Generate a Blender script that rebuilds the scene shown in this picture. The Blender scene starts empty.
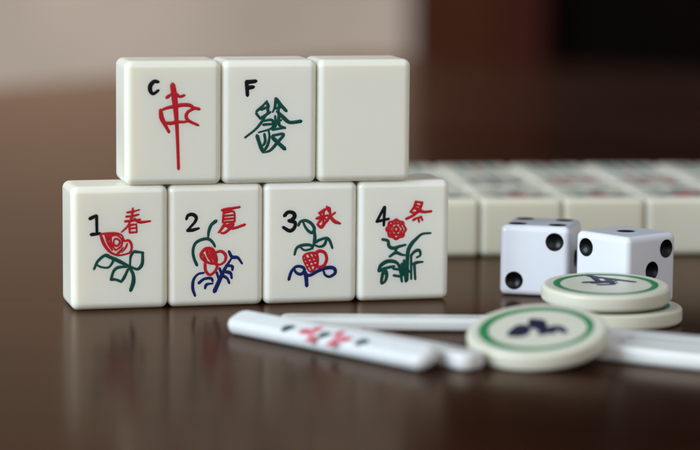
import bpy, bmesh, math, random
from mathutils import Vector, Matrix
random.seed(7)
sc = bpy.context.scene
COL = sc.collection
MM = 0.001
R = math.radians

# ------------------------------------------------------------------ camera
F_PX, PITCH, ROLL, CAM_H = 2521.5, 0.1292, 0.0087, 105.045      # focal length for a 700 px wide picture, height in mm
cam_d = bpy.data.cameras.new("camera")
cam_d.sensor_fit = 'HORIZONTAL'
cam_d.sensor_width = 36.0
cam_d.lens = F_PX / 700.0 * 36.0
cam_d.clip_start = 0.01
cam_d.clip_end = 50.0
cam_d.dof.use_dof = True
cam_d.dof.focus_distance = 0.650
cam_d.dof.aperture_fstop = 8.3
cam_d.dof.aperture_blades = 0
cam = bpy.data.objects.new("camera", cam_d)
COL.objects.link(cam)
CAM_ROT = Matrix.Rotation(math.pi / 2 - PITCH, 3, 'X') @ Matrix.Rotation(ROLL, 3, 'Z')
CAM_POS = Vector((0, 0, CAM_H))
cam.matrix_world = Matrix.Translation(CAM_POS * MM) @ CAM_ROT.to_4x4()
sc.camera = cam

# ------------------------------------------------------------------ world and lamps
w = bpy.data.worlds.new("World")
sc.world = w
w.use_nodes = True
bg = w.node_tree.nodes["Background"]
bg.inputs[0].default_value = (0.80, 0.88, 1.0, 1)
bg.inputs[1].default_value = 0.42


def area(name, loc, target, size, size_y, power, color):
    d = bpy.data.lights.new(name, 'AREA')
    d.shape = 'RECTANGLE'
    d.size, d.size_y, d.energy, d.color = size, size_y, power, color
    o = bpy.data.objects.new(name, d)
    COL.objects.link(o)
    o.location = loc
    o.rotation_euler = (Vector(target) - Vector(loc)).to_track_quat('-Z', 'Y').to_euler()
    return o


# the tall window that lights the table from the left, and the soft light of the room in front
area("window_light", (-1.32, -0.20, 0.62), (0, 0.65, 0.02), 1.0, 1.0, 38.0, (0.76, 0.89, 1.0))
area("room_light", (0.55, -0.9, 0.85), (0, 0.7, 0.0), 1.6, 1.2, 8.5, (1.0, 0.90, 0.82))
area("wall_fill", (-0.5, 1.25, 1.0), (0.0, 2.8, 0.55), 0.8, 0.8, 18.0, (1.0, 0.89, 0.78))  # added lamp out of view, there only to brighten the wall behind
sc.view_settings.view_transform = 'Standard'
sc.view_settings.look = 'None'
sc.view_settings.exposure = 0.0
sc.view_settings.gamma = 1.0
sc.render.film_transparent = False
sc.cycles.max_bounces = 8


# ------------------------------------------------------------------ materials
def mat(name, color, rough=0.4, sss=0.0, sss_r=(1, .8, .5), sss_scale=0.003, coat=0.0, spec=0.5,
        var=0.0, var_scale=40.0, bump=0.0, bump_scale=300.0):
    m = bpy.data.materials.new(name)
    m.use_nodes = True
    nt = m.node_tree
    b = nt.nodes["Principled BSDF"]
    b.inputs["Base Color"].default_value = (*color, 1)
    b.inputs["Roughness"].default_value = rough
    b.inputs["Specular IOR Level"].default_value = spec
    if sss:
        b.inputs["Subsurface Weight"].default_value = sss
        b.inputs["Subsurface Radius"].default_value = sss_r
        b.inputs["Subsurface Scale"].default_value = sss_scale
    if coat:
        b.inputs["Coat Weight"].default_value = coat
        b.inputs["Coat Roughness"].default_value = 0.08
    if var or bump:
        tc = nt.nodes.new("ShaderNodeTexCoord")
        n = nt.nodes.new("ShaderNodeTexNoise")
        n.inputs["Scale"].default_value = var_scale
        n.inputs["Detail"].default_value = 4
        nt.links.new(tc.outputs["Object"], n.inputs["Vector"])
        if var:
            r = nt.nodes.new("ShaderNodeMapRange")
            r.inputs["To Min"].default_value = 1 - var
            r.inputs["To Max"].default_value = 1 + var
            nt.links.new(n.outputs["Fac"], r.inputs["Value"])
            mx = nt.nodes.new("ShaderNodeVectorMath")
            mx.operation = 'SCALE'
            mx.inputs[0].default_value = color
            nt.links.new(r.outputs["Result"], mx.inputs["Scale"])
            nt.links.new(mx.outputs["Vector"], b.inputs["Base Color"])
            rr = nt.nodes.new("ShaderNodeMapRange")
            rr.inputs["To Min"].default_value = max(rough - 0.08, 0.02)
            rr.inputs["To Max"].default_value = rough + 0.08
            nt.links.new(n.outputs["Fac"], rr.inputs["Value"])
            nt.links.new(rr.outputs["Result"], b.inputs["Roughness"])
        if bump:
            n2 = nt.nodes.new("ShaderNodeTexNoise")
            n2.inputs["Scale"].default_value = bump_scale
            n2.inputs["Detail"].default_value = 3
            nt.links.new(tc.outputs["Object"], n2.inputs["Vector"])
            bp = nt.nodes.new("ShaderNodeBump")
            bp.inputs["Strength"].default_value = bump
            bp.inputs["Distance"].default_value = 0.0003
            nt.links.new(n2.outputs["Fac"], bp.inputs["Height"])
            nt.links.new(bp.outputs["Normal"], b.inputs["Normal"])
    return m


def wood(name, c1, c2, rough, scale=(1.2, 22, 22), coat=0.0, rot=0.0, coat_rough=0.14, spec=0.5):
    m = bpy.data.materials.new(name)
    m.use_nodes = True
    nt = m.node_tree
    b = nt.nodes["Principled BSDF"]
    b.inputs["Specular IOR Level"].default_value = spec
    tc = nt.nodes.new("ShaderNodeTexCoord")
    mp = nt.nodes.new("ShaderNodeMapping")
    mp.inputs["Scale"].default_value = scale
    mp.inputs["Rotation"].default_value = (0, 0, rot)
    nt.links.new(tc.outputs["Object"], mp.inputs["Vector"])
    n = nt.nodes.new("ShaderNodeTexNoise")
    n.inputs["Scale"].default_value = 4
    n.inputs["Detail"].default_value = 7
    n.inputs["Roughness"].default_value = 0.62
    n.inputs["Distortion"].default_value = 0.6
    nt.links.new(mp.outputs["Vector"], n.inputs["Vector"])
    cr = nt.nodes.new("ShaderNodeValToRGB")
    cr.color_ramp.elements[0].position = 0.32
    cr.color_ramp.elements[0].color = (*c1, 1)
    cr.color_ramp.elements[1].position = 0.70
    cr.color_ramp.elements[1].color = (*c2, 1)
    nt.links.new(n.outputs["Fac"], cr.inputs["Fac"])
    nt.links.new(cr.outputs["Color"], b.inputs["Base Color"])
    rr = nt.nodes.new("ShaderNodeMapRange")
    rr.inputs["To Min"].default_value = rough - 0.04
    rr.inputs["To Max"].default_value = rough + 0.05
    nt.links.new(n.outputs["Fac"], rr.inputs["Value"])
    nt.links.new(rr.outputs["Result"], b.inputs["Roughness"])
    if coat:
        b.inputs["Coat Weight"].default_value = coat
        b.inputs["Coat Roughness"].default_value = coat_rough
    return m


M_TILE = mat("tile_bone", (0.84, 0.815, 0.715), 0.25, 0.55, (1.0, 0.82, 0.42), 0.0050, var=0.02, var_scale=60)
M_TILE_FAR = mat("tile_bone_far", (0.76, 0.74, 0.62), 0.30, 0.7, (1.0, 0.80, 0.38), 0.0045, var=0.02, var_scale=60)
M_STICK = mat("stick_bone", (0.66, 0.67, 0.665), 0.28, 0.4, (1.0, .85, .6), 0.002, var=0.03, var_scale=80)
M_CHIP = mat("chip_cream", (0.62, 0.61, 0.51), 0.34, 0.5, (1.0, .8, .4), 0.0025, var=0.03, var_scale=80)
M_DIE = mat("die_white", (0.72, 0.73, 0.77), 0.25, 0.3, (.9, .9, 1.0), 0.0015)
M_PIP = mat("pip_black", (0.003, 0.003, 0.004), 0.32, spec=0.25)
M_RED = mat("paint_red", (0.48, 0.008, 0.014), 0.4, spec=0.25, var=0.25, var_scale=900)
M_PINK = mat("paint_pink", (0.66, 0.13, 0.18), 0.4, var=0.2, var_scale=900)
M_GREEN = mat("paint_green", (0.0018, 0.060, 0.044), 0.4, spec=0.2, var=0.3, var_scale=900)
def vary(m, amount):
    """no two pieces have aged alike"""
    nt = m.node_tree
    b = nt.nodes["Principled BSDF"]
    src = b.inputs["Base Color"].links[0].from_socket
    oi = nt.nodes.new("ShaderNodeObjectInfo")
    mr = nt.nodes.new("ShaderNodeMapRange")
    mr.inputs["To Min"].default_value = 0.0
    mr.inputs["To Max"].default_value = amount
    nt.links.new(oi.outputs["Random"], mr.inputs["Value"])
    mx = nt.nodes.new("ShaderNodeMix")
    mx.data_type = 'RGBA'
    nt.links.new(mr.outputs["Result"], mx.inputs["Factor"])
    nt.links.new(src, mx.inputs["A"])
    mx.inputs["B"].default_value = (0.74, 0.68, 0.49, 1)
    nt.links.new(mx.outputs["Result"], b.inputs["Base Color"])


for _m in (M_TILE, M_TILE_FAR, M_STICK, M_CHIP):
    vary(_m, 0.30)
M_TEAL = mat("paint_teal", (0.008, 0.13, 0.095), 0.4, spec=0.2, var=0.3, var_scale=900)
M_RING = mat("paint_ring_green", (0.010, 0.20, 0.055), 0.4, spec=0.2, var=0.25, var_scale=500)
M_BLUE = mat("paint_blue", (0.006, 0.013, 0.10), 0.4, spec=0.2, var=0.3, var_scale=900)
M_BLACK = mat("paint_black", (0.004, 0.004, 0.007), 0.4, spec=0.15, var=0.2, var_scale=900)
M_NAVY = mat("paint_navy", (0.006, 0.008, 0.035), 0.45, spec=0.15, var=0.2, var_scale=900)
M_TABLE = wood("table_wood", (0.0060, 0.0016, 0.0007), (0.0300, 0.0085, 0.0033), 0.5, rot=R(-58), spec=0.0)


def lacquer(m, tint, ior, rough):
    """thin amber varnish: tinted mirror layer that grows towards grazing view"""
    nt = m.node_tree
    out = nt.nodes["Material Output"]
    b = nt.nodes["Principled BSDF"]
    gl = nt.nodes.new("ShaderNodeBsdfGlossy")
    gl.inputs["Color"].default_value = (*tint, 1)
    fr = nt.nodes.new("ShaderNodeFresnel")
    fr.inputs["IOR"].default_value = ior
    tc = nt.nodes.new("ShaderNodeTexCoord")
    n = nt.nodes.new("ShaderNodeTexNoise")
    n.inputs["Scale"].default_value = 9
    n.inputs["Detail"].default_value = 5
    nt.links.new(tc.outputs["Object"], n.inputs["Vector"])
    rr = nt.nodes.new("ShaderNodeMapRange")
    rr.inputs["To Min"].default_value = rough - 0.05
    rr.inputs["To Max"].default_value = rough + 0.05
    nt.links.new(n.outputs["Fac"], rr.inputs["Value"])
    nt.links.new(rr.outputs["Result"], gl.inputs["Roughness"])
    mx = nt.nodes.new("ShaderNodeMixShader")
    nt.links.new(fr.outputs["Fac"], mx.inputs["Fac"])
    nt.links.new(b.outputs["BSDF"], mx.inputs[1])
    nt.links.new(gl.outputs["BSDF"], mx.inputs[2])
    nt.links.new(mx.outputs["Shader"], out.inputs["Surface"])


lacquer(M_TABLE, (1.0, 0.80, 0.66), 1.082, 0.18)
M_WALL = mat("wall_plaster", (0.45, 0.375, 0.31), 0.8, var=0.30, var_scale=7.0, bump=0.1)
M_FRAME = wood("frame_wood", (0.036, 0.0105, 0.0040), (0.064, 0.0185, 0.0070), 0.6, scale=(14, 14, 1.0), spec=0.05)
M_FRAME_IN = wood("frame_wood_red", (0.034, 0.0078, 0.0050), (0.060, 0.0140, 0.0090), 0.6, scale=(14, 14, 1.0), spec=0.05)
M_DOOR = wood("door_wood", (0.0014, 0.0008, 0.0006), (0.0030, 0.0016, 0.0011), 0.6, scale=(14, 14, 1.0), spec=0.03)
M_FLOOR = wood("floor_wood", (0.12, 0.075, 0.045), (0.19, 0.12, 0.07), 0.45, scale=(1.0, 9, 9))


# ------------------------------------------------------------------ helpers
def weigh(o):
    """keep the flat faces flat beside their rounded edges"""
    md = o.modifiers.new("weighted", 'WEIGHTED_NORMAL')
    md.mode = 'FACE_AREA'
    md.weight = 100
    md.keep_sharp = False


def link(name, bm, m, parent=None, smooth=True, angle=None):
    me = bpy.data.meshes.new(name)
    bmesh.ops.recalc_face_normals(bm, faces=bm.faces)
    bm.to_mesh(me)
    bm.free()
    me.materials.append(m)
    if smooth:
        for p in me.polygons:
            p.use_smooth = True
    o = bpy.data.objects.new(name, me)
    COL.objects.link(o)
    if name in ('tile_body', 'die_body', 'stick_body', 'disc', 'tabletop'):
        weigh(o)
    if parent is not None:
        o.parent = parent
    return o


def tag(o, label=None, cat=None, group=None, kind=None):
    if label: o['label'] = label
    if cat: o['category'] = cat
    if group: o['group'] = group
    if kind: o['kind'] = kind
    return o


def empty(name, mw):
    o = bpy.data.objects.new(name, None)
    o.empty_display_size = 0.005
    COL.objects.link(o)
    o.matrix_world = mw
    return o


def frame(x, y, z, yaw, tilt=0.0, axis=None):
    """a place on the table, in mm; local x runs along yaw"""
    m = Matrix.Translation(Vector((x, y, z)) * MM) @ Matrix.Rotation(yaw, 4, 'Z')
    return m


def rbox(x0, x1, y0, y1, z0, z1, r, seg=5):
    """rounded box, mm"""
    bm = bmesh.new()
    bmesh.ops.create_cube(bm, size=1.0)
    for v in bm.verts:
        v.co = Vector(((x0 if v.co.x < 0 else x1), (y0 if v.co.y < 0 else y1), (z0 if v.co.z < 0 else z1))) * MM
    bmesh.ops.bevel(bm, geom=list(bm.edges), offset=r * MM, segments=seg, profile=0.5, affect='EDGES', clamp_overlap=True)
    return bm


def ray(px, py):
    """direction through a point of the photograph"""
    d = CAM_ROT @ Vector(((px - 350) / F_PX, -(py - 225) / F_PX, -1.0))
    return d


def on_plane(px, py, mw):
    """point of the photograph on the local xy plane of mw, as local mm (u, v)"""
    inv = mw.inverted()
    o = inv @ (CAM_POS * MM)
    d = inv.to_3x3() @ ray(px, py)
    t = -o.z / d.z
    p = o + d * t
    return p.x / MM, p.y / MM


def smooth_line(pts, n=5):
    if len(pts) < 3:
        return pts
    closed = (Vector(pts[0]) - Vector(pts[-1])).length < 1e-4
    P = [Vector(p) for p in pts]
    out = []
    N = len(P)
    for i in range(N - 1):
        p1, p2 = P[i], P[i + 1]
        p0 = P[i - 1] if i > 0 else (P[N - 2] if closed else p1 * 2 - p2)
        p3 = P[i + 2] if i + 2 < N else (P[1] if closed else p2 * 2 - p1)
        for k in range(n):
            t = k / n
            a = (p1 * 2 + (p2 - p0) * t + (p0 * 2 - p1 * 5 + p2 * 4 - p3) * t * t + (p1 * 3 - p0 - p2 * 3 + p3) * t ** 3) * 0.5
            out.append((a.x, a.y))
    out.append(tuple(P[-1]))
    return out


def stroke(bm, pts, w, h=0.05, taper=None, curve=True):
    """a painted brush stroke: a low lens-shaped ridge, local mm on the xy plane"""
    pts = smooth_line(pts) if curve else pts
    P = [Vector(p) for p in pts]
    n = len(P)
    prof = [(-1, -0.6), (-0.72, 0.45), (0, 1.0), (0.72, 0.45), (1, -0.6)]
    rows = []
    jit = random.uniform(0.9, 1.1)
    for i, p in enumerate(P):
        a = P[max(i - 1, 0)]
        b = P[min(i + 1, n - 1)]
        d = (b - a)
        d = d.normalized() if d.length > 1e-6 else Vector((1, 0))
        q = Vector((-d.y, d.x))
        t = i / max(n - 1, 1)
        ww = w / 2 * jit * (1.0 + 0.10 * math.sin(7 * t + jit * 40))
        ww *= 0.80 + 0.28 * math.sin(math.pi * (0.15 + 0.85 * t) ** 0.8)
        if taper:
            ww *= taper[0] + (taper[1] - taper[0]) * t
        if i == 0:
            rows.append((p - d * ww * 0.75, q, ww * 0.35, h * 0.4))
        rows.append((p, q, ww, h))
        if i == n - 1:
            rows.append((p + d * ww * 0.75, q, ww * 0.35, h * 0.4))
    vs = []
    for (p, q, ww, hh) in rows:
        vs.append([bm.verts.new(Vector((p.x + q.x * ww * a, p.y + q.y * ww * a, hh * b)) * MM) for a, b in prof])
    for a, b in zip(vs[:-1], vs[1:]):
        for k in range(len(prof) - 1):
            bm.faces.new((a[k], a[k + 1], b[k + 1], b[k]))
    for e in (vs[0], vs[-1]):
        bm.faces.new(e)


def dab(bm, u, v, rx, ry, h=0.06, ang=0.0, wob=0.0):
    """a round dab of paint (shallow dome)"""
    c = bm.verts.new(Vector((u, v, h)) * MM)
    n = 20
    rings = []
    for f, z in ((0.55, 0.8), (0.88, 0.3), (1.0, -0.6)):
        rg = []
        for k in range(n):
            a = 2 * math.pi * k / n
            s = 1 + wob * math.sin(3 * a + u * 5)
            x, y = rx * f * math.cos(a) * s, ry * f * math.sin(a) * s
            rg.append(bm.verts.new(Vector((u + x * math.cos(ang) - y * math.sin(ang), v + x * math.sin(ang) + y * math.cos(ang), h * z)) * MM))
        rings.append(rg)
    for k in range(n):
        bm.faces.new((c, rings[0][k], rings[0][(k + 1) % n]))
        for a, b in zip(rings[:-1], rings[1:]):
            bm.faces.new((a[k], b[k], b[(k + 1) % n], a[(k + 1) % n]))


# ------------------------------------------------------------------ setting: floor, wall, doorway, table
def prism(pts, z0, z1):
    bm = bmesh.new()
    lo = [bm.verts.new((x * MM, y * MM, z0 * MM)) for x, y in pts]
    hi = [bm.verts.new((x * MM, y * MM, z1 * MM)) for x, y in pts]
    bm.faces.new(lo[::-1])
    bm.faces.new(hi)
    n = len(pts)
    for i in range(n):
        bm.faces.new((lo[i], lo[(i + 1) % n], hi[(i + 1) % n], hi[i]))
    return bm


def box(x0, x1, y0, y1, z0, z1, r=0):
    if r: return rbox(x0, x1, y0, y1, z0, z1, r, 3)
    return prism([(x0, y0), (x1, y0), (x1, y1), (x0, y1)], z0, z1)


FLOOR_Z = -740
tag(link("floor", box(-2600, 2600, -1500, 2797, FLOOR_Z - 30, FLOOR_Z), M_FLOOR, smooth=False), kind='structure')
WY = 2800
bm = box(-2600, 62, WY, WY + 120, FLOOR_Z, 1900)
b2 = box(1095, 2600, WY, WY + 120, FLOOR_Z, 1900)
me_tmp = bpy.data.meshes.new("tmp"); b2.to_mesh(me_tmp); b2.free(); bm.from_mesh(me_tmp)
b2 = box(62.0, 1095.0, WY, WY + 120, 1420, 1900)
b2.to_mesh(me_tmp); b2.free(); bm.from_mesh(me_tmp); bpy.data.meshes.remove(me_tmp)
tag(link("wall", bm, M_WALL, smooth=False), kind='structure')

df = empty("door_frame", Matrix.Translation(Vector((600, WY - 20, FLOOR_Z)) * MM))
tag(df, "dark brown wooden door frame standing blurred behind the table, beside the beige wall", "door frame")


def child(name, bm, m, parent, smooth=True):
    """mesh given in world mm, hung under its thing"""
    bmesh.ops.transform(bm, matrix=parent.matrix_world.inverted(), verts=bm.verts)
    return link(name, bm, m, parent, smooth)


child("casing", box(64, 166, WY - 24, WY + 3, FLOOR_Z + 1, 1500, 6), M_FRAME, df, False)
child("jamb", box(166.5, 213, WY - 14, WY + 118, FLOOR_Z + 1, 1400, 4), M_FRAME_IN, df, False)
child("casing", box(990, 1094, WY - 24, WY + 3, FLOOR_Z + 1, 1500, 6), M_FRAME, df, False)
child("jamb", box(940, 989.5, WY - 14, WY + 118, FLOOR_Z + 1, 1400, 4), M_FRAME_IN, df, False)
child("lintel", box(167, 989, WY - 23, WY + 3, 1402, 1500, 6), M_FRAME, df, False)
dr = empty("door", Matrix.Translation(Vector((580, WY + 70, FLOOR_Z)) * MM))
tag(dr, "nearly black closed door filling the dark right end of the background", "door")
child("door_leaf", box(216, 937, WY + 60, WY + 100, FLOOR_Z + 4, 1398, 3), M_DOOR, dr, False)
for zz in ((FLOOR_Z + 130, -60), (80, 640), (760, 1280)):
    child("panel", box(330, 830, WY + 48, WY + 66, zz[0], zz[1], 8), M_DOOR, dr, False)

# the table: its far corner hides behind the stacked tiles
P0, U, V = Vector((-192, 1386)), Vector((0.525, 0.851)), Vector((0.851, -0.525))
tb = empty("table", Matrix.Translation(Vector((0, 700, FLOOR_Z)) * MM))
tb['label'] = "glossy dark brown wooden table carrying the tiles, dice, chips and sticks"
tb['category'] = "table"
tc = [P0 + U * a + V * b for a, b in ((370, 0), (370, 1250), (-1150, 1250), (-1150, 0))]
bm = prism([tuple(p) for p in tc], -28, 0)
bmesh.ops.bevel(bm, geom=list(bm.edges), offset=3 * MM, segments=3, profile=0.5, affect='EDGES')
child("tabletop", bm, M_TABLE, tb, True)
for a, b in ((320, 50), (320, 1200), (-1100, 50), (-1100, 1200)):
    c = P0 + U * a + V * b
    child("leg", box(c.x - 30, c.x + 30, c.y - 30, c.y + 30, FLOOR_Z, -28.5, 4), M_TABLE, tb, False)

# ------------------------------------------------------------------ mahjong tiles
TW, TH, TD = 25.0, 31.78, 17.2


def standing_tile(x, y, z, yaw, label, group):
    """upright tile: local x along the face, y into the tile, z up, origin at the middle of the face's foot"""
    mw = frame(x, y, z, yaw)
    r = empty("mahjong_tile", mw)
    tag(r, label, "mahjong tile", group)
    g = 0.03
    link("tile_body", rbox(-TW / 2 + g, TW / 2 - g, 0, TD, 0.0, TH - 0.02, 1.9, 7), M_TILE, r)
    return r


def face_of(root):
    """local xy plane of a standing tile's face, looking out of it"""
    return root.matrix_world @ Matrix.Translation((0, -0.002 * MM, 0)) @ Matrix.Rotation(math.pi / 2, 4, 'X')


def glyph(root, name, m, origin, scale, lines, width, label=None, curve=True):
    """strokes read off the photograph, laid onto the tile's own face"""
    fm = face_of(root)
    bm = bmesh.new()
    for ln in lines:
        tp = None
        wd = width
        cv = curve
        if isinstance(ln, dict):
            tp, wd, cv = ln.get('t'), ln.get('w', width), ln.get('c', curve)
            ln = ln['p']
        wd *= 1.26 if name not in ('number', 'letter') else 1.2
        pts = [on_plane(origin[0] + a / scale, origin[1] + b / scale, fm) for a, b in ln]
        stroke(bm, pts, wd, taper=tp, curve=cv)
    bmesh.ops.transform(bm, matrix=root.matrix_world.inverted() @ fm, verts=bm.verts)
    o = link(name, bm, m, root)
    if label: o['label'] = label
    return o


BX, BY, BT = -70.68, 633.39, 0.2488
TX, TY, TT = -57.25, 636.72, 0.2357
GB, GT = "lower row of the stacked upright tiles", "upper row of the stacked upright tiles"
lower = []
for i, (lab, dy, da) in enumerate((
        ("upright ivory tile numbered 1 with a red rose over green leaves", 0.0, 0.004),
        ("upright ivory tile numbered 2 with a red blossom above blue twigs", 0.35, -0.003),
        ("upright ivory tile numbered 3 with a red fruit between green and blue leaves", 0.15, 0.002),
        ("upright ivory tile numbered 4 with a round red flower over tall green grass", 0.0, -0.002))):
    s = (i + 0.5) * TW
    lower.append(standing_tile(BX + s * math.cos(BT) - dy * math.sin(BT), BY + s * math.sin(BT) + dy * math.cos(BT), 0.0, BT + da, lab, GB))
upper = []
for i, (lab, dy, da) in enumerate((
        ("upright ivory tile marked C with a red dragon character, in the upper row", 0.0, 0.003),
        ("upright ivory tile marked F with a green dragon character, in the upper row", 0.2, 0.0),
        ("blank upright ivory tile without any marking, end of the upper row", 0.1, -0.003))):
    s = (i + 0.5) * TW
    upper.append(standing_tile(TX + s * math.cos(TT) - dy * math.sin(TT), TY + s * math.sin(TT) + dy * math.cos(TT), TH, TT + da, lab, GT))

# tile 1: spring
t = lower[0]
o, s = (85, 203), 8.19
glyph(t, "number", M_BLACK, o, s, [{'p': [(42, 128), (92, 104)], 'c': False}, {'p': [(95, 106), (98, 246)], 'c': False}, {'p': [(52, 259), (124, 249)], 'c': False}], 1.0)
glyph(t, "spring_character", M_RED, o, s, [
    [(344, 78), (394, 70), (446, 56)], [(338, 112), (390, 106), (440, 94)], [(328, 150), (390, 146), (452, 134)], [(392, 42), (386, 96), (384, 150)],
    {'p': [(384, 108), (352, 186), (298, 240)], 't': (1.0, .8)}, {'p': [(402, 128), (450, 156), (534, 148)], 'w': .78}, [(362, 182), (366, 242)], [(362, 182), (392, 178), (420, 172)], [(420, 172), (424, 242)],
    [(366, 242), (424, 238)], [(364, 210), (420, 204)]], 0.60)
glyph(t, "flower", M_RED, o, s, [
    {'p': [(124, 252), (158, 340), (208, 402), (262, 428)], 'w': .8}, [(128, 254), (200, 248), (262, 248), (302, 266), (322, 310)], {'p': [(164, 250), (186, 320), (224, 386)], 'w': .6},
    [(208, 258), (214, 330), (246, 384)], [(240, 300), (265, 294), (286, 320), (266, 350), (236, 340), (240, 300)], [(214, 270), (260, 262), (302, 300), (296, 352), (250, 388)],
    [(322, 312), (360, 308), (382, 350), (370, 402), (320, 422), (266, 430)], [(346, 332), (330, 370), (300, 404)], [(258, 424), (286, 396), (312, 364)], [(186, 252), (196, 300)]], 0.55)
o, s = (85, 243), 8.19
glyph(t, "leaves", M_GREEN, o, s, [
    [(74, 214), (104, 150), (166, 100), (206, 116), (232, 138), (212, 180), (184, 202), (130, 196), (94, 178)], {'p': [(166, 100), (260, 140), (340, 180), (366, 192)], 'w': .9},
    [(398, 70), (440, 74), (477, 80)], [(472, 78), (468, 170), (430, 214), (370, 192)], [(398, 70), (374, 112), (368, 192)],
    [(213, 300), (234, 232), (272, 200), (350, 194)], [(352, 216), (322, 280), (296, 320)], [(213, 298), (254, 300), (298, 318)], {'p': [(364, 194), (394, 258), (396, 320), (374, 388)], 'w': .95, 't': (.8, 1.15)}], 0.72)
# tile 2: summer
t = lower[1]
o, s = (182, 203), 8.19
glyph(t, "number", M_BLACK, o, s, [[(36, 132), (50, 102), (86, 94), (116, 116), (108, 152), (72, 194), (42, 226)], {'p': [(44, 228), (88, 222), (138, 207)], 'c': False}], 0.92)
glyph(t, "summer_character", M_RED, o, s, [
    {'p': [(328, 60), (400, 46), (472, 33)], 'w': .8}, [(402, 44), (386, 76)], [(342, 76), (334, 152)], [(342, 80), (422, 70), (432, 152)], [(342, 106), (426, 98)], [(340, 132), (430, 125)], [(334, 158), (432, 150)],
    [(352, 162), (326, 210), (298, 242)], [(346, 192), (420, 166), (390, 212), (340, 247), (308, 236)], {'p': [(360, 182), (420, 206), (514, 177)], 'w': .85}], 0.62)
glyph(t, "stem", M_GREEN, o, s, [{'p': [(278, 148), (240, 180), (220, 230), (213, 290)], 't': (1.2, .8)}, [(122, 508), (98, 450), (90, 390), (110, 330), (160, 300), (213, 294), (250, 320), (270, 356)]], 0.76)
o, s = (182, 243), 8.19
glyph(t, "flower", M_RED, o, s, [
    [(152, 100), (188, 50), (240, 48), (266, 84), (281, 140), (265, 166), (220, 162), (178, 142), (152, 100)], [(200, 56), (216, 104), (250, 162)], [(172, 94), (200, 148)], [(236, 92), (272, 150)],
    [(264, 80), (320, 68), (357, 100), (350, 150), (310, 177), (280, 166)], [(188, 168), (194, 226), (226, 260), (266, 236), (288, 190), (270, 168)], [(226, 60), (250, 110)]], 0.74)
glyph(t, "twigs", M_BLUE, o, s, [
    [(107, 432), (88, 370), (95, 300), (130, 256), (178, 244)], [(138, 328), (180, 295), (236, 288), (252, 312)], [(188, 372), (202, 340), (252, 330)],
    {'p': [(267, 394), (300, 320), (346, 220), (412, 114)], 'w': .9, 't': (1.3, .7)}, [(384, 68), (410, 114), (456, 120), (492, 168)], [(362, 184), (410, 190), (412, 222)],
    [(348, 234), (396, 246), (407, 287)], [(334, 268), (370, 290), (387, 328)], [(284, 240), (304, 304)], [(308, 208), (322, 252)]], 0.74)
# tile 3: autumn
t = lower[2]
o, s = (280, 203), 8.83
glyph(t, "number", M_BLACK, o, s, [[(40, 112), (70, 82), (114, 86), (130, 116), (110, 144), (78, 156)], [(80, 156), (132, 172), (126, 220), (86, 246), (28, 214)]], 1.0)
glyph(t, "autumn_character", M_RED, o, s, [
    [(344, 90), (390, 64), (432, 38)], [(322, 138), (370, 122), (424, 108)], [(386, 58), (380, 204)], [(378, 116), (356, 154), (332, 184)], [(384, 118), (404, 146)],
    [(440, 46), (440, 108), (406, 168), (350, 214)], {'p': [(438, 110), (478, 160), (530, 181)], 'w': .85}, [(414, 34), (430, 74)], [(486, 86), (450, 112)], [(330, 188), (368, 218), (404, 170)], [(356, 80), (362, 120)]], 0.64)
glyph(t, "leaves", M_GREEN, o, s, [
    [(163, 198), (180, 166), (225, 154), (276, 180), (303, 226), (286, 262), (250, 246), (220, 206), (204, 164)], {'p': [(300, 226), (308, 300), (300, 360), (284, 404)], 'w': .85},
    [(314, 346), (350, 326), (412, 309), (442, 340), (462, 398)], [(412, 318), (390, 370), (350, 386), (314, 374)], [(128, 456), (146, 400), (190, 375), (250, 369), (288, 384), (270, 406), (215, 416), (174, 384)]], 0.74)
o, s = (280, 240), 8.83
glyph(t, "fruit", M_RED, o, s, [
    [(203, 156), (240, 120), (312, 114), (332, 150), (330, 210), (300, 262), (265, 278), (234, 236), (203, 156)], [(220, 140), (250, 200), (280, 264)], [(254, 120), (284, 180), (310, 240)], [(290, 118), (326, 194)],
    [(214, 174), (322, 148)], [(226, 204), (328, 180)], [(240, 238), (322, 214)], {'p': [(314, 116), (350, 97), (396, 114), (412, 170), (386, 226), (340, 238), (322, 214)], 'w': .85}], 0.62)
glyph(t, "twigs", M_BLUE, o, s, [
    [(78, 348), (100, 280), (146, 234), (200, 240), (216, 270), (186, 301), (146, 290), (124, 258)], {'p': [(216, 268), (230, 320), (236, 402)], 'w': .95, 't': (.7, 1.25)},
    [(214, 300), (265, 311), (340, 270), (420, 244), (476, 250), (487, 290), (440, 323), (400, 310), (384, 274)]], 0.78)
# tile 4: winter
t = lower[3]
o, s = (372, 198), 8.83
glyph(t, "number", M_BLACK, o, s, [{'p': [(110, 80), (42, 208)], 'c': False}, {'p': [(42, 208), (148, 184)], 'c': False}, {'p': [(112, 82), (104, 242)], 'c': False}], 0.86)
glyph(t, "winter_character", M_RED, o, s, [
    [(384, 34), (446, 40)], [(388, 30), (374, 78), (338, 122)], {'p': [(444, 40), (420, 96), (370, 150), (302, 184)], 't': (.9, 1.2)}, [(384, 62), (424, 72)], {'p': [(382, 88), (450, 122), (524, 117)], 'w': .85},
    [(362, 196), (390, 180), (432, 168)], [(408, 174), (416, 212)], [(430, 164), (446, 196)], [(352, 130), (410, 128)]], 0.66)
rose = []
for rad, wob, n in ((80, 0.075, 16), (52, 0.10, 12), (22, 0.10, 8)):
    rose.append([(213 + rad * (1 + wob * (-1) ** k) * math.cos(2 * math.pi * k / n), 275 + rad * (1 + wob * (-1) ** k) * math.sin(2 * math.pi * k / n)) for k in range(n + 1)])
glyph(t, "flower", M_RED, o, s, rose + [[(150, 232), (178, 252)], [(266, 226), (244, 246)], [(268, 322), (246, 302)], [(162, 324), (182, 304)], [(214, 200), (212, 226)], [(136, 280), (160, 278)]], 0.70)
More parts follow.
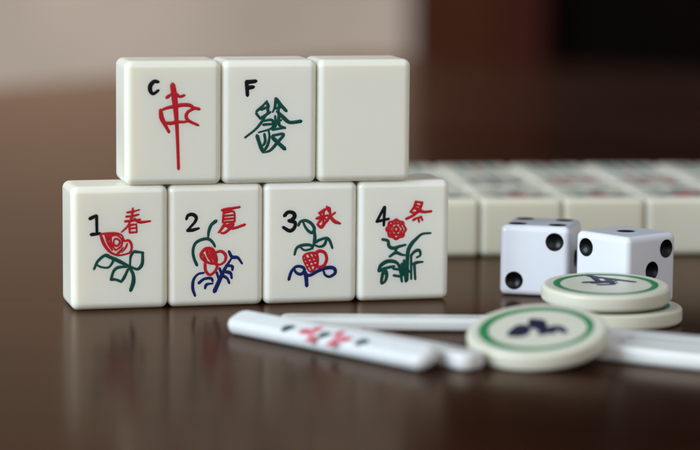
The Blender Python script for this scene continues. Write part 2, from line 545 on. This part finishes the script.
o, s = (372, 238), 8.83
glyph(t, "leaves", M_GREEN, o, s, [
    [(92, 12), (140, 25), (150, 70), (186, 90), (250, 72), (298, 60)], [(156, 164), (210, 130), (260, 146), (292, 152)], [(216, 90), (204, 130)],
    {'p': [(308, 372), (312, 200), (320, 110), (350, 50), (386, 12), (440, -34), (518, -44)], 't': (1.2, .9)}, [(58, 288), (80, 240), (140, 205), (212, 214), (242, 260), (264, 384)],
    [(84, 398), (94, 320), (116, 288), (130, 330), (116, 380), (84, 398)], [(62, 292), (112, 268), (196, 250)], [(284, 200), (290, 300), (300, 384)], [(345, 150), (346, 362)], [(374, 240), (382, 364)],
    [(342, 158), (376, 120), (416, 108), (427, 150), (394, 172)], [(358, 232), (400, 215), (448, 211)], [(192, 330), (262, 342)], [(188, 270), (256, 282)], [(262, 230), (268, 330)], [(300, 250), (330, 300)]], 0.80)
# red dragon
t = upper[0]
o, s = (140, 75), 15.0
glyph(t, "letter", M_BLACK, o, s, [[(272, 104), (212, 100), (156, 160), (156, 238), (200, 282), (276, 232)]], 1.12)
o, s = (155, 80), 9.0
glyph(t, "dragon_character", M_RED, o, s, [
    {'p': [(158, 44), (174, 150), (188, 290), (200, 480), (212, 800)], 't': (1.15, 0.75), 'w': 1.3}, {'p': [(104, 160), (128, 142), (152, 122)], 'w': .8, 't': (1.1, .8)}, {'p': [(184, 122), (222, 150), (264, 138)], 'w': .8}, {'p': [(48, 278), (100, 255), (180, 236), (250, 225), (312, 228), (348, 250), (398, 262)], 'w': .95, 't': (.8, 1.25)}, {'p': [(50, 272), (60, 340), (90, 402), (126, 468)], 'w': .95},
    {'p': [(350, 258), (300, 285), (280, 325), (302, 366), (390, 408)], 'w': .8}, [(78, 384), (140, 390), (200, 378), (260, 378), (304, 368)]], 0.85)
# green dragon
t = upper[1]
o, s = (235, 75), 5.293
glyph(t, "letter", M_BLACK, o, s, [[(62, 36), (66, 108)], [(62, 38), (110, 33)], [(64, 68), (97, 64)]], 1.15, curve=False)
o, s = (242, 95), 7.143
glyph(t, "dragon_character", M_GREEN, o, s, [
    [(102, 118), (140, 86), (178, 44)], [(174, 48), (188, 82), (180, 112)], [(138, 104), (182, 86)], [(102, 132), (130, 168)], [(130, 168), (164, 146), (204, 122)],
    {'p': [(192, 108), (142, 190), (96, 246), (22, 304)], 't': (.8, 1.15)}, [(240, 26), (236, 80), (220, 122)], {'p': [(242, 28), (276, 70), (316, 114)], 'w': .95}, [(238, 96), (284, 86)], [(264, 62), (260, 142)],
    {'p': [(250, 116), (300, 165), (342, 196), (420, 188)], 'w': 1.0, 't': (.8, 1.2)}, [(150, 186), (215, 180), (214, 236), (118, 268)], [(152, 212), (212, 208)], {'p': [(108, 292), (130, 360), (151, 408)], 'w': .95},
    [(151, 406), (182, 360), (196, 300), (190, 256)], [(160, 280), (166, 330), (152, 360)], [(236, 150), (240, 215), (224, 250)], [(236, 190), (280, 180)], [(262, 150), (266, 214), (308, 236)], [(218, 248), (304, 234)],
    [(218, 290), (298, 280), (252, 340), (204, 394), (160, 410)], {'p': [(214, 300), (250, 335), (304, 384)], 'w': 1.05, 't': (.8, 1.2)}], 0.70)

# ------------------------------------------------------------------ tiles lying face up behind
KX, KY, KT = 38.366, 738.12, 0.1172
far_body = rbox(-TW / 2 + .17, TW / 2 - .17, 0.05, TH - .05, 0, TD, 1.7, 4)
far_mesh = bpy.data.meshes.new("tile_body")
bmesh.ops.recalc_face_normals(far_body, faces=far_body.faces)
far_body.to_mesh(far_mesh)
far_body.free()
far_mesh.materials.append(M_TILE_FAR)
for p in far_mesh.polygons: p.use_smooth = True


def flat_glyph(name, m, lines, width, parent):
    bm = bmesh.new()
    for ln in lines:
        stroke(bm, [(a, b) for a, b in ln], width, h=0.06)
    o = link(name, bm, m, parent)
    o.location = (0, 0, (TD + 0.002) * MM)
    return o


WAN = [[(-6, 14), (6, 14.3)], [(-3, 15.6), (-3, 12.8)], [(3, 15.8), (3, 12.8)], [(-4, 12), (4, 12.2), (4, 8.6), (-4, 8.4), (-4, 12)], [(0, 12.2), (0, 5)], [(-4, 10.3), (4, 10.4)],
       [(-6, 3), (-6, 7.2), (6, 7.4), (6, 3.2), (4.6, 3.6)], [(-2.5, 4.6), (3, 5.2)]]
NUMS = {1: [[(-6, 23), (6, 23.6)]], 2: [[(-4, 25.5), (4, 26)], [(-6, 20.5), (6, 21)]], 3: [[(-4, 27), (4, 27.4)], [(-3.5, 23.5), (3.5, 23.8)], [(-6, 20), (6, 20.4)]],
        5: [[(-5, 27), (5, 27.4)], [(0, 27), (-2, 19.5)], [(-4, 23.6), (4, 23.8), (3.5, 19.5)], [(-6.5, 19.3), (6.5, 19.5)]],
        6: [[(0, 28), (0.5, 25.5)], [(-6, 24.6), (6, 25)], [(-2, 23), (-5, 19.4)], [(2, 23), (5.2, 19.4)]],
        9: [[(-5, 25), (3, 25.4), (3, 20.4), (6, 20.2)], [(-1, 28), (-2, 23), (-6, 19.4)]]}
BAMB = [[(x, y0), (x, y1)] for x in (-5, 0, 5) for y0, y1 in ((4, 9), (11, 16.5), (19, 27))]


def far_tile(c, r, kind, label):
    u = (c + 0.5) * TW + random.uniform(-0.08, 0.08)
    d = r * (TH + 0.5) + random.uniform(-0.22, 0.22)
    j = random.uniform(-0.006, 0.006)
    x = KX + u * math.cos(KT) - d * math.sin(KT)
    y = KY + u * math.sin(KT) + d * math.cos(KT)
    root = empty("mahjong_tile", frame(x, y, 0, KT + j * 0.6))
    tag(root, label, "mahjong tile", "tiles lying face up behind the dice")
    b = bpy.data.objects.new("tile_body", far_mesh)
    COL.objects.link(b)
    weigh(b)
    b.parent = root
    def dotted(name, m, spots):
        bm = bmesh.new()
        for (a, c) in spots: dab(bm, a, c, 3.5 if m is M_RED else 2.6, 3.5 if m is M_RED else 2.6, h=0.06)
        o = link(name, bm, m, root)
        o.location = (0, 0, (TD + 0.002) * MM)

    if kind[0] == 'w':
        flat_glyph("character", M_RED, WAN, 1.5, root)
        flat_glyph("number_character", M_NAVY if kind[1] != 5 else M_BLACK, NUMS[kind[1]], 1.7, root)
    elif kind[0] == 'd':
        dotted("green_dots", M_TEAL, [(-5.6, 7), (-4, 24), (4, 24)])
        dotted("black_dots", M_BLACK, [(5.6, 7), (0, 16)])
        dotted("red_dots", M_RED, [(0, 7)] + ([(5, 15)] if kind[1] else []))
    elif kind[0] == 'r':
        dotted("red_dots", M_RED, [(-5.4, 15), (0, 15.6), (5.4, 15)])
        dotted("green_dots", M_TEAL, [(-5.4, 25), (0, 25), (5.4, 25)])
        dotted("black_dots", M_BLACK, [(-5, 5.5)] + ([(5, 5.5)] if kind[1] else []))
    elif kind[0] == 'n':
        flat_glyph("character", M_BLACK, [[(-7, 23), (7, 23)], [(0, 27), (0, 4)], [(-6, 18), (6, 18), (6, 8), (-6, 8), (-6, 18)], [(-6, 13), (6, 13)]], 1.8, root)
    else:
        flat_glyph("bamboo", M_TEAL, [l for k, l in enumerate(BAMB) if not (kind[1] and k == 4)], 2.6, root)
        flat_glyph("bamboo", M_RED, [BAMB[4]] if kind[1] == 1 else [[(-2, 29), (2, 29)]], 2.6, root)


FAR = [
    (-1, 0, ('d', 0), "face-up tile right behind the number 4 tile, mostly hidden by it"),
    (0, 0, ('d', 0), "face-up tile with one red spot in the nearest row, behind the die nearer the stack"),
    (1, 0, ('d', 0), "face-up tile with a red spot in the nearest row, behind the gap between the dice"),
    (2, 0, ('d', 1), "face-up tile with a red spot, nearest row, cut by the right picture edge"),
    (-1, 1, ('n', 0), "face-up tile of the middle row, behind the half-hidden tile"),
    (0, 1, ('n', 0), "face-up tile with a grey black character, middle row, beside the red-marked ones"),
    (1, 1, ('r', 0), "face-up tile with a broad red mark in the middle row, above the gap between dice"),
    (2, 1, ('r', 1), "face-up tile with a broad red mark in the middle row, near the right picture edge"),
    (3, 1, ('r', 0), "face-up tile of the middle row, cut off by the right picture edge"),
    (-1, 2, ('b', 0), "face-up tile of the farthest row, just beside the blank upright tile"),
    (0, 2, ('b', 1), "face-up tile with green and red marks in the farthest row, second from the stack"),
    (1, 2, ('b', 0), "face-up tile with a green mark in the farthest row, third from the stack"),
    (2, 2, ('b', 1), "face-up tile with dark red and green marks, fourth from the stack, farthest row"),
    (3, 2, ('b', 0), "face-up green-marked tile at the right end of the farthest row"),
]
for a in FAR: far_tile(*a)

# ------------------------------------------------------------------ dice
PIPS = {1: [(0, 0)], 2: [(-1, -1), (1, 1)], 3: [(-1, -1), (0, 0), (1, 1)], 4: [(-1, -1), (1, 1), (-1, 1), (1, -1)],
        5: [(-1, -1), (1, 1), (-1, 1), (1, -1), (0, 0)], 6: [(-1, -1), (1, 1), (-1, 1), (1, -1), (-1, 0), (1, 0)]}


def die(x, y, yaw, a, faces, label):
    """origin at the foot of the front right edge; faces: front, right, top, back, left"""
    root = empty("die", frame(x, y, 0, yaw))
    tag(root, label, "die", "pair of dice")
    body = link("die_body", rbox(-a, 0, 0, a, 0, a, 1.7, 5), M_DIE, root)
    drill = bmesh.new()
    SR, PR = 3.3, 2.45
    up = math.sqrt(SR * SR - PR * PR)
    h = a / 2
    c = Vector((-h, h, h))
    dirs = {'front': (Vector((1, 0, 0)), Vector((0, 0, 1))), 'right': (Vector((0, 1, 0)), Vector((0, 0, 1))), 'top': (Vector((1, 0, 0)), Vector((0, 1, 0))),
            'back': (Vector((-1, 0, 0)), Vector((0, 0, 1))), 'left': (Vector((0, -1, 0)), Vector((0, 0, 1)))}
    for fc, (n, flip) in faces.items():
        ux, uy = dirs[fc]
        nz = ux.cross(uy)
        for (i, j) in PIPS[n]:
            if flip: i = -i
            ctr = c + nz * (h + 0.01) + ux * (i * a * 0.285) + uy * (j * a * 0.285)
            mt = Matrix((ux, uy, nz)).transposed().to_4x4()
            mt.translation = (c + nz * (h + up) + ux * (i * a * 0.285) + uy * (j * a * 0.285)) * MM
            bmesh.ops.create_uvsphere(drill, u_segments=40, v_segments=24, radius=SR * MM, matrix=mt)
            bm = bmesh.new()                                   # the black lining of the drilled hollow
            amax = math.asin(PR / SR)
            rings = []
            for k in range(1, 9):
                al = amax * k / 8
                rings.append([bm.verts.new(Vector((math.sin(al) * math.cos(q_) * (SR - .02), math.sin(al) * math.sin(q_) * (SR - .02), -math.cos(al) * (SR - .02))) * MM)
                              for q_ in (2 * math.pi * n_ / 40 for n_ in range(40))])
            tip = bm.verts.new(Vector((0, 0, -(SR - .02))) * MM)
            for n_ in range(40):
                bm.faces.new((tip, rings[0][n_], rings[0][(n_ + 1) % 40]))
                for ra, rb in zip(rings[:-1], rings[1:]):
                    bm.faces.new((ra[n_], rb[n_], rb[(n_ + 1) % 40], ra[(n_ + 1) % 40]))
            bmesh.ops.transform(bm, matrix=mt, verts=bm.verts)
            link("pip", bm, M_PIP, root)
    dm = bpy.data.meshes.new("drill")
    drill.to_mesh(dm)
    drill.free()
    do = bpy.data.objects.new("drill", dm)
    COL.objects.link(do)
    do.matrix_world = root.matrix_world
    body.modifiers.clear()
    bo = body.modifiers.new("drill", 'BOOLEAN')
    bo.operation, bo.object, bo.solver = 'DIFFERENCE', do, 'EXACT'
    dg = bpy.context.evaluated_depsgraph_get()
    dg.update()
    cut = bpy.data.meshes.new_from_object(body.evaluated_get(dg))
    body.modifiers.clear()
    body.data = cut
    bpy.data.objects.remove(do)
    for p in cut.polygons: p.use_smooth = True
    weigh(body)
    return root


die(58.2, 661.6, R(-15.0), 18.9, {'front': (2, False), 'top': (4, False), 'right': (1, False), 'back': (5, False), 'left': (6, False)},
    "white die nearer the tile stack, four pips up and two on its front")
yaw2 = math.atan2(-0.75, 0.66)
die(71.6, 643.0, yaw2, 18.8, {'front': (2, True), 'right': (3, False), 'top': (1, False), 'back': (5, False), 'left': (4, False)},
    "white die turned cornerwise behind the chips, a single pip up")


# ------------------------------------------------------------------ chips
def chip(cx, cy, cz, tilt, gdir, label, marks, mark_w, group="round scoring chips"):
    """disc with a green ring; tilted by tilt so that its side towards gdir is raised"""
    ax = Vector((gdir[1], -gdir[0], 0)).normalized()
    mw = Matrix.Translation(Vector((cx, cy, cz)) * MM) @ Matrix.Rotation(tilt, 4, ax)
    root = empty("scoring_chip", mw)
    tag(root, label, "chip", group)
    r, h, b = 16.2, 4.1, 1.1
    prof = [(0.001, 0), (r - b, 0)] + [(r - b + b * math.sin(k * math.pi / 12), b - b * math.cos(k * math.pi / 12)) for k in range(1, 7)] + \
           [(r - b + b * math.cos(k * math.pi / 12), h - b + b * math.sin(k * math.pi / 12)) for k in range(1, 7)] + [(0.001, h)]
    bm = bmesh.new()
    n = 72
    rings = [[bm.verts.new(Vector((p * math.cos(2 * math.pi * k / n), p * math.sin(2 * math.pi * k / n), z)) * MM) for k in range(n)] for p, z in prof]
    for a, c in zip(rings[:-1], rings[1:]):
        for k in range(n):
            bm.faces.new((a[k], a[(k + 1) % n], c[(k + 1) % n], c[k]))
    bm.faces.new(rings[0][::-1]); bm.faces.new(rings[-1])
    link("disc", bm, M_CHIP, root)
    bm = bmesh.new()
    stroke(bm, [(12.3 * math.cos(2 * math.pi * k / 60), 12.3 * math.sin(2 * math.pi * k / 60)) for k in range(60)] + [(12.3, 0.0)], 2.2, h=0.05, curve=False)
    o = link("ring", bm, M_RING, root)
    o.location = (0, 0, (h + 0.002) * MM)
    if marks:
        top = root.matrix_world @ Matrix.Translation((0, 0, (h + 0.002) * MM))
        bm = bmesh.new()
        for ln in marks:
            stroke(bm, [on_plane(a, c, top) for a, c in ln], mark_w, h=0.06)
        o = link("emblem", bm, M_NAVY, root)
        o.location = (0, 0, (h + 0.002) * MM)
    return root


def q(o, s, lines):
    return [[(o[0] + a / s, o[1] + b / s) for a, b in l] for l in lines]


chip(67.5, 626.5, 0.0, 0.0, (0, 1), "cream chip lying flat on the table under the other chip, ring half hidden", None, 1)
chip(64.3, 625.5, 5.35, R(2.6), (0.1, 1), "cream chip with green ring resting on top of another chip before the dice",
     q((565, 268), 8.75, [[(216, 70), (360, 90), (606, 121)], [(172, 126), (244, 120)], [(248, 132), (330, 124), (444, 130)], [(300, 116), (440, 114)], [(250, 78), (300, 124)], [(368, 94), (420, 136)], [(300, 146), (420, 142)]]), 2.3)
g = Vector((0.38, 0.925)).normalized()
tilt1 = R(12.8)
K1 = Vector((37.6, 558.2))
K1.x += 0.3
C1 = K1 + g * 14.9 * math.cos(tilt1)
chip(C1.x, C1.y, 14.9 * math.sin(tilt1), tilt1, g, "cream chip with green ring and navy emblem leaning on the sticks in front",
     q((500, 312), 9.333, [[(104, 212), (180, 216), (256, 190)], [(108, 190), (190, 132), (262, 152)], [(150, 184), (210, 172), (250, 168)], [(306, 72), (332, 132), (400, 172)],
                           [(334, 78), (388, 92), (402, 162)], [(350, 110), (370, 150)], [(398, 180), (470, 150), (540, 142), (606, 188)], [(388, 202), (440, 184), (500, 192)], [(250, 156), (300, 136)], [(150, 205), (230, 200)], [(320, 110), (384, 130)], [(420, 184), (500, 170)]]), 2.5)




# ------------------------------------------------------------------ counting sticks
def stick_mesh(L, wd, th, rp=3.0, b=0.9):
    """flat bone stick, rounded ends: local x along it from 0, y to its rear, z up"""
    out = []
    for cx, cy, a0 in ((L - rp, wd - rp, 0), (rp, wd - rp, 90), (rp, rp, 180), (L - rp, rp, 270)):
        for k in range(7):
            a = R(a0 + 15 * k)
            out.append((cx, cy, math.cos(a), math.sin(a)))
    bm = bmesh.new()
    layers = []
    for k in range(0, 7):
        f = R(15 * k)
        layers.append((b - b * math.sin(f), b - b * math.cos(f)))
    lay = [(ins, z) for ins, z in layers] + [(ins, th - z) for ins, z in reversed(layers)]
    rings = []
    for ins, z in lay:
        rings.append([bm.verts.new(Vector((cx + (rp - ins) * c, cy + (rp - ins) * s_, z)) * MM) for cx, cy, c, s_ in out])
    n = len(out)
    for a, c in zip(rings[:-1], rings[1:]):
        for k in range(n):
            bm.faces.new((a[k], a[(k + 1) % n], c[(k + 1) % n], c[k]))
    bm.faces.new(rings[0][::-1]); bm.faces.new(rings[-1])
    return bm


SW, ST = 7.5, 4.0


def stick(x, y, ang, L, label, tilt=0.0, z=0.0, th=ST, b=1.3):
    mw = frame(x, y, z, ang) @ Matrix.Rotation(tilt, 4, 'X')
    root = empty("counting_stick", mw)
    tag(root, label, "counting stick", "bone counting sticks")
    link("stick_body", stick_mesh(L, SW, th, b=b), M_STICK, root)
    return root


def dots(root, name, m, items):
    top = root.matrix_world @ Matrix.Translation((0, 0, (ST + 0.002) * MM))
    bm = bmesh.new()
    for px, py, rx, ry, ang in items:
        u, v = on_plane(px, py, top)
        dab(bm, u, v, rx, ry, ang=ang, wob=0.1, h=0.05 + 0.01 * random.random())
    o = link(name, bm, m, root)
    o.location = (0, 0, (ST + 0.002) * MM)
    return o


YA = math.atan2(-0.726, 0.69)
sa = stick(-29.9, 602.8, YA, 67.5, "bone white stick painted with pink flowers and green dots, foremost of the sticks", tilt=R(22), b=1.8, z=-0.5)
dots(sa, "green_dots", M_GREEN, [(288, 327.7, 1.9, 1.5, .5), (324.3, 334.6, 1.7, 1.4, .5), (362.3, 341.8, 1.9, 1.5, .5)])
dots(sa, "petals", M_PINK, [(305, 331, 1.7, 1.3, 0.3), (317.5, 328.8, 1.6, 1.2, .3), (311, 338.8, 1.6, 1.3, 1.0), (311, 333, 1.4, 1.1, 0), (332, 343, 1.6, 1.3, .3), (339.5, 333.2, 1.6, 1.3, .8),
                            (346, 339, 1.7, 1.3, .3), (338.5, 338.3, 1.5, 1.1, 0)])
bm_items = [(304.5, 331.2, 0.8, 0.7, 0), (311, 339, 0.8, 0.7, 0), (317.5, 328.8, 0.7, 0.6, 0), (331.5, 343.3, 0.8, 0.7, 0), (346, 339.2, 0.8, 0.7, 0), (339.5, 333, 0.7, 0.6, 0)]
ob = dots(sa, "flower_hearts", M_RED, bm_items)
ob.location.z += 0.06 * MM
sb = stick(-29.7 + .69 * 17 + .726 * 7.3, 602.8 - .726 * 17 + .69 * 7.3, YA, 56.5, "bone white stick lying tight behind the flowered stick, only its end showing")
dots(sb, "red_dots", M_RED, [(364, 328.6, 1.0, 0.7, 0), (393, 333.4, 0.9, 0.5, 0)])
stick(-17.0, 606.4, R(0.4), 66.0, "bone white stick lying across behind the flowered stick, towards the front chip", th=3.4)
ns = Vector((.469, .883))
us = Vector((.883, -.469))
YS = math.atan2(us.y, us.x)
F0 = Vector((68, 564.2))
side = []
for k, (sh, off, da, lab) in enumerate(((-31, 0.0, 0.0, "bone white stick emerging from under the front chip, nearest of three side by side"),
                                        (-28, 7.9, 0.012, "bone white stick emerging from under the front chip, middle one of three side by side"),
                                        (-26, 16.0, 0.024, "bone white stick emerging from under the front chip, farthest of three side by side"))):
    a_ = F0 + us * sh + ns * off
    side.append(stick(a_.x, a_.y, YS + da, 68.0, lab))
dots(side[0], "blue_dots", M_BLUE, [(622, 341.0, 1.0, 0.7, 0)])
dots(side[1], "blue_dots", M_BLUE, [(631, 336.5, 1.0, 0.6, 0)])
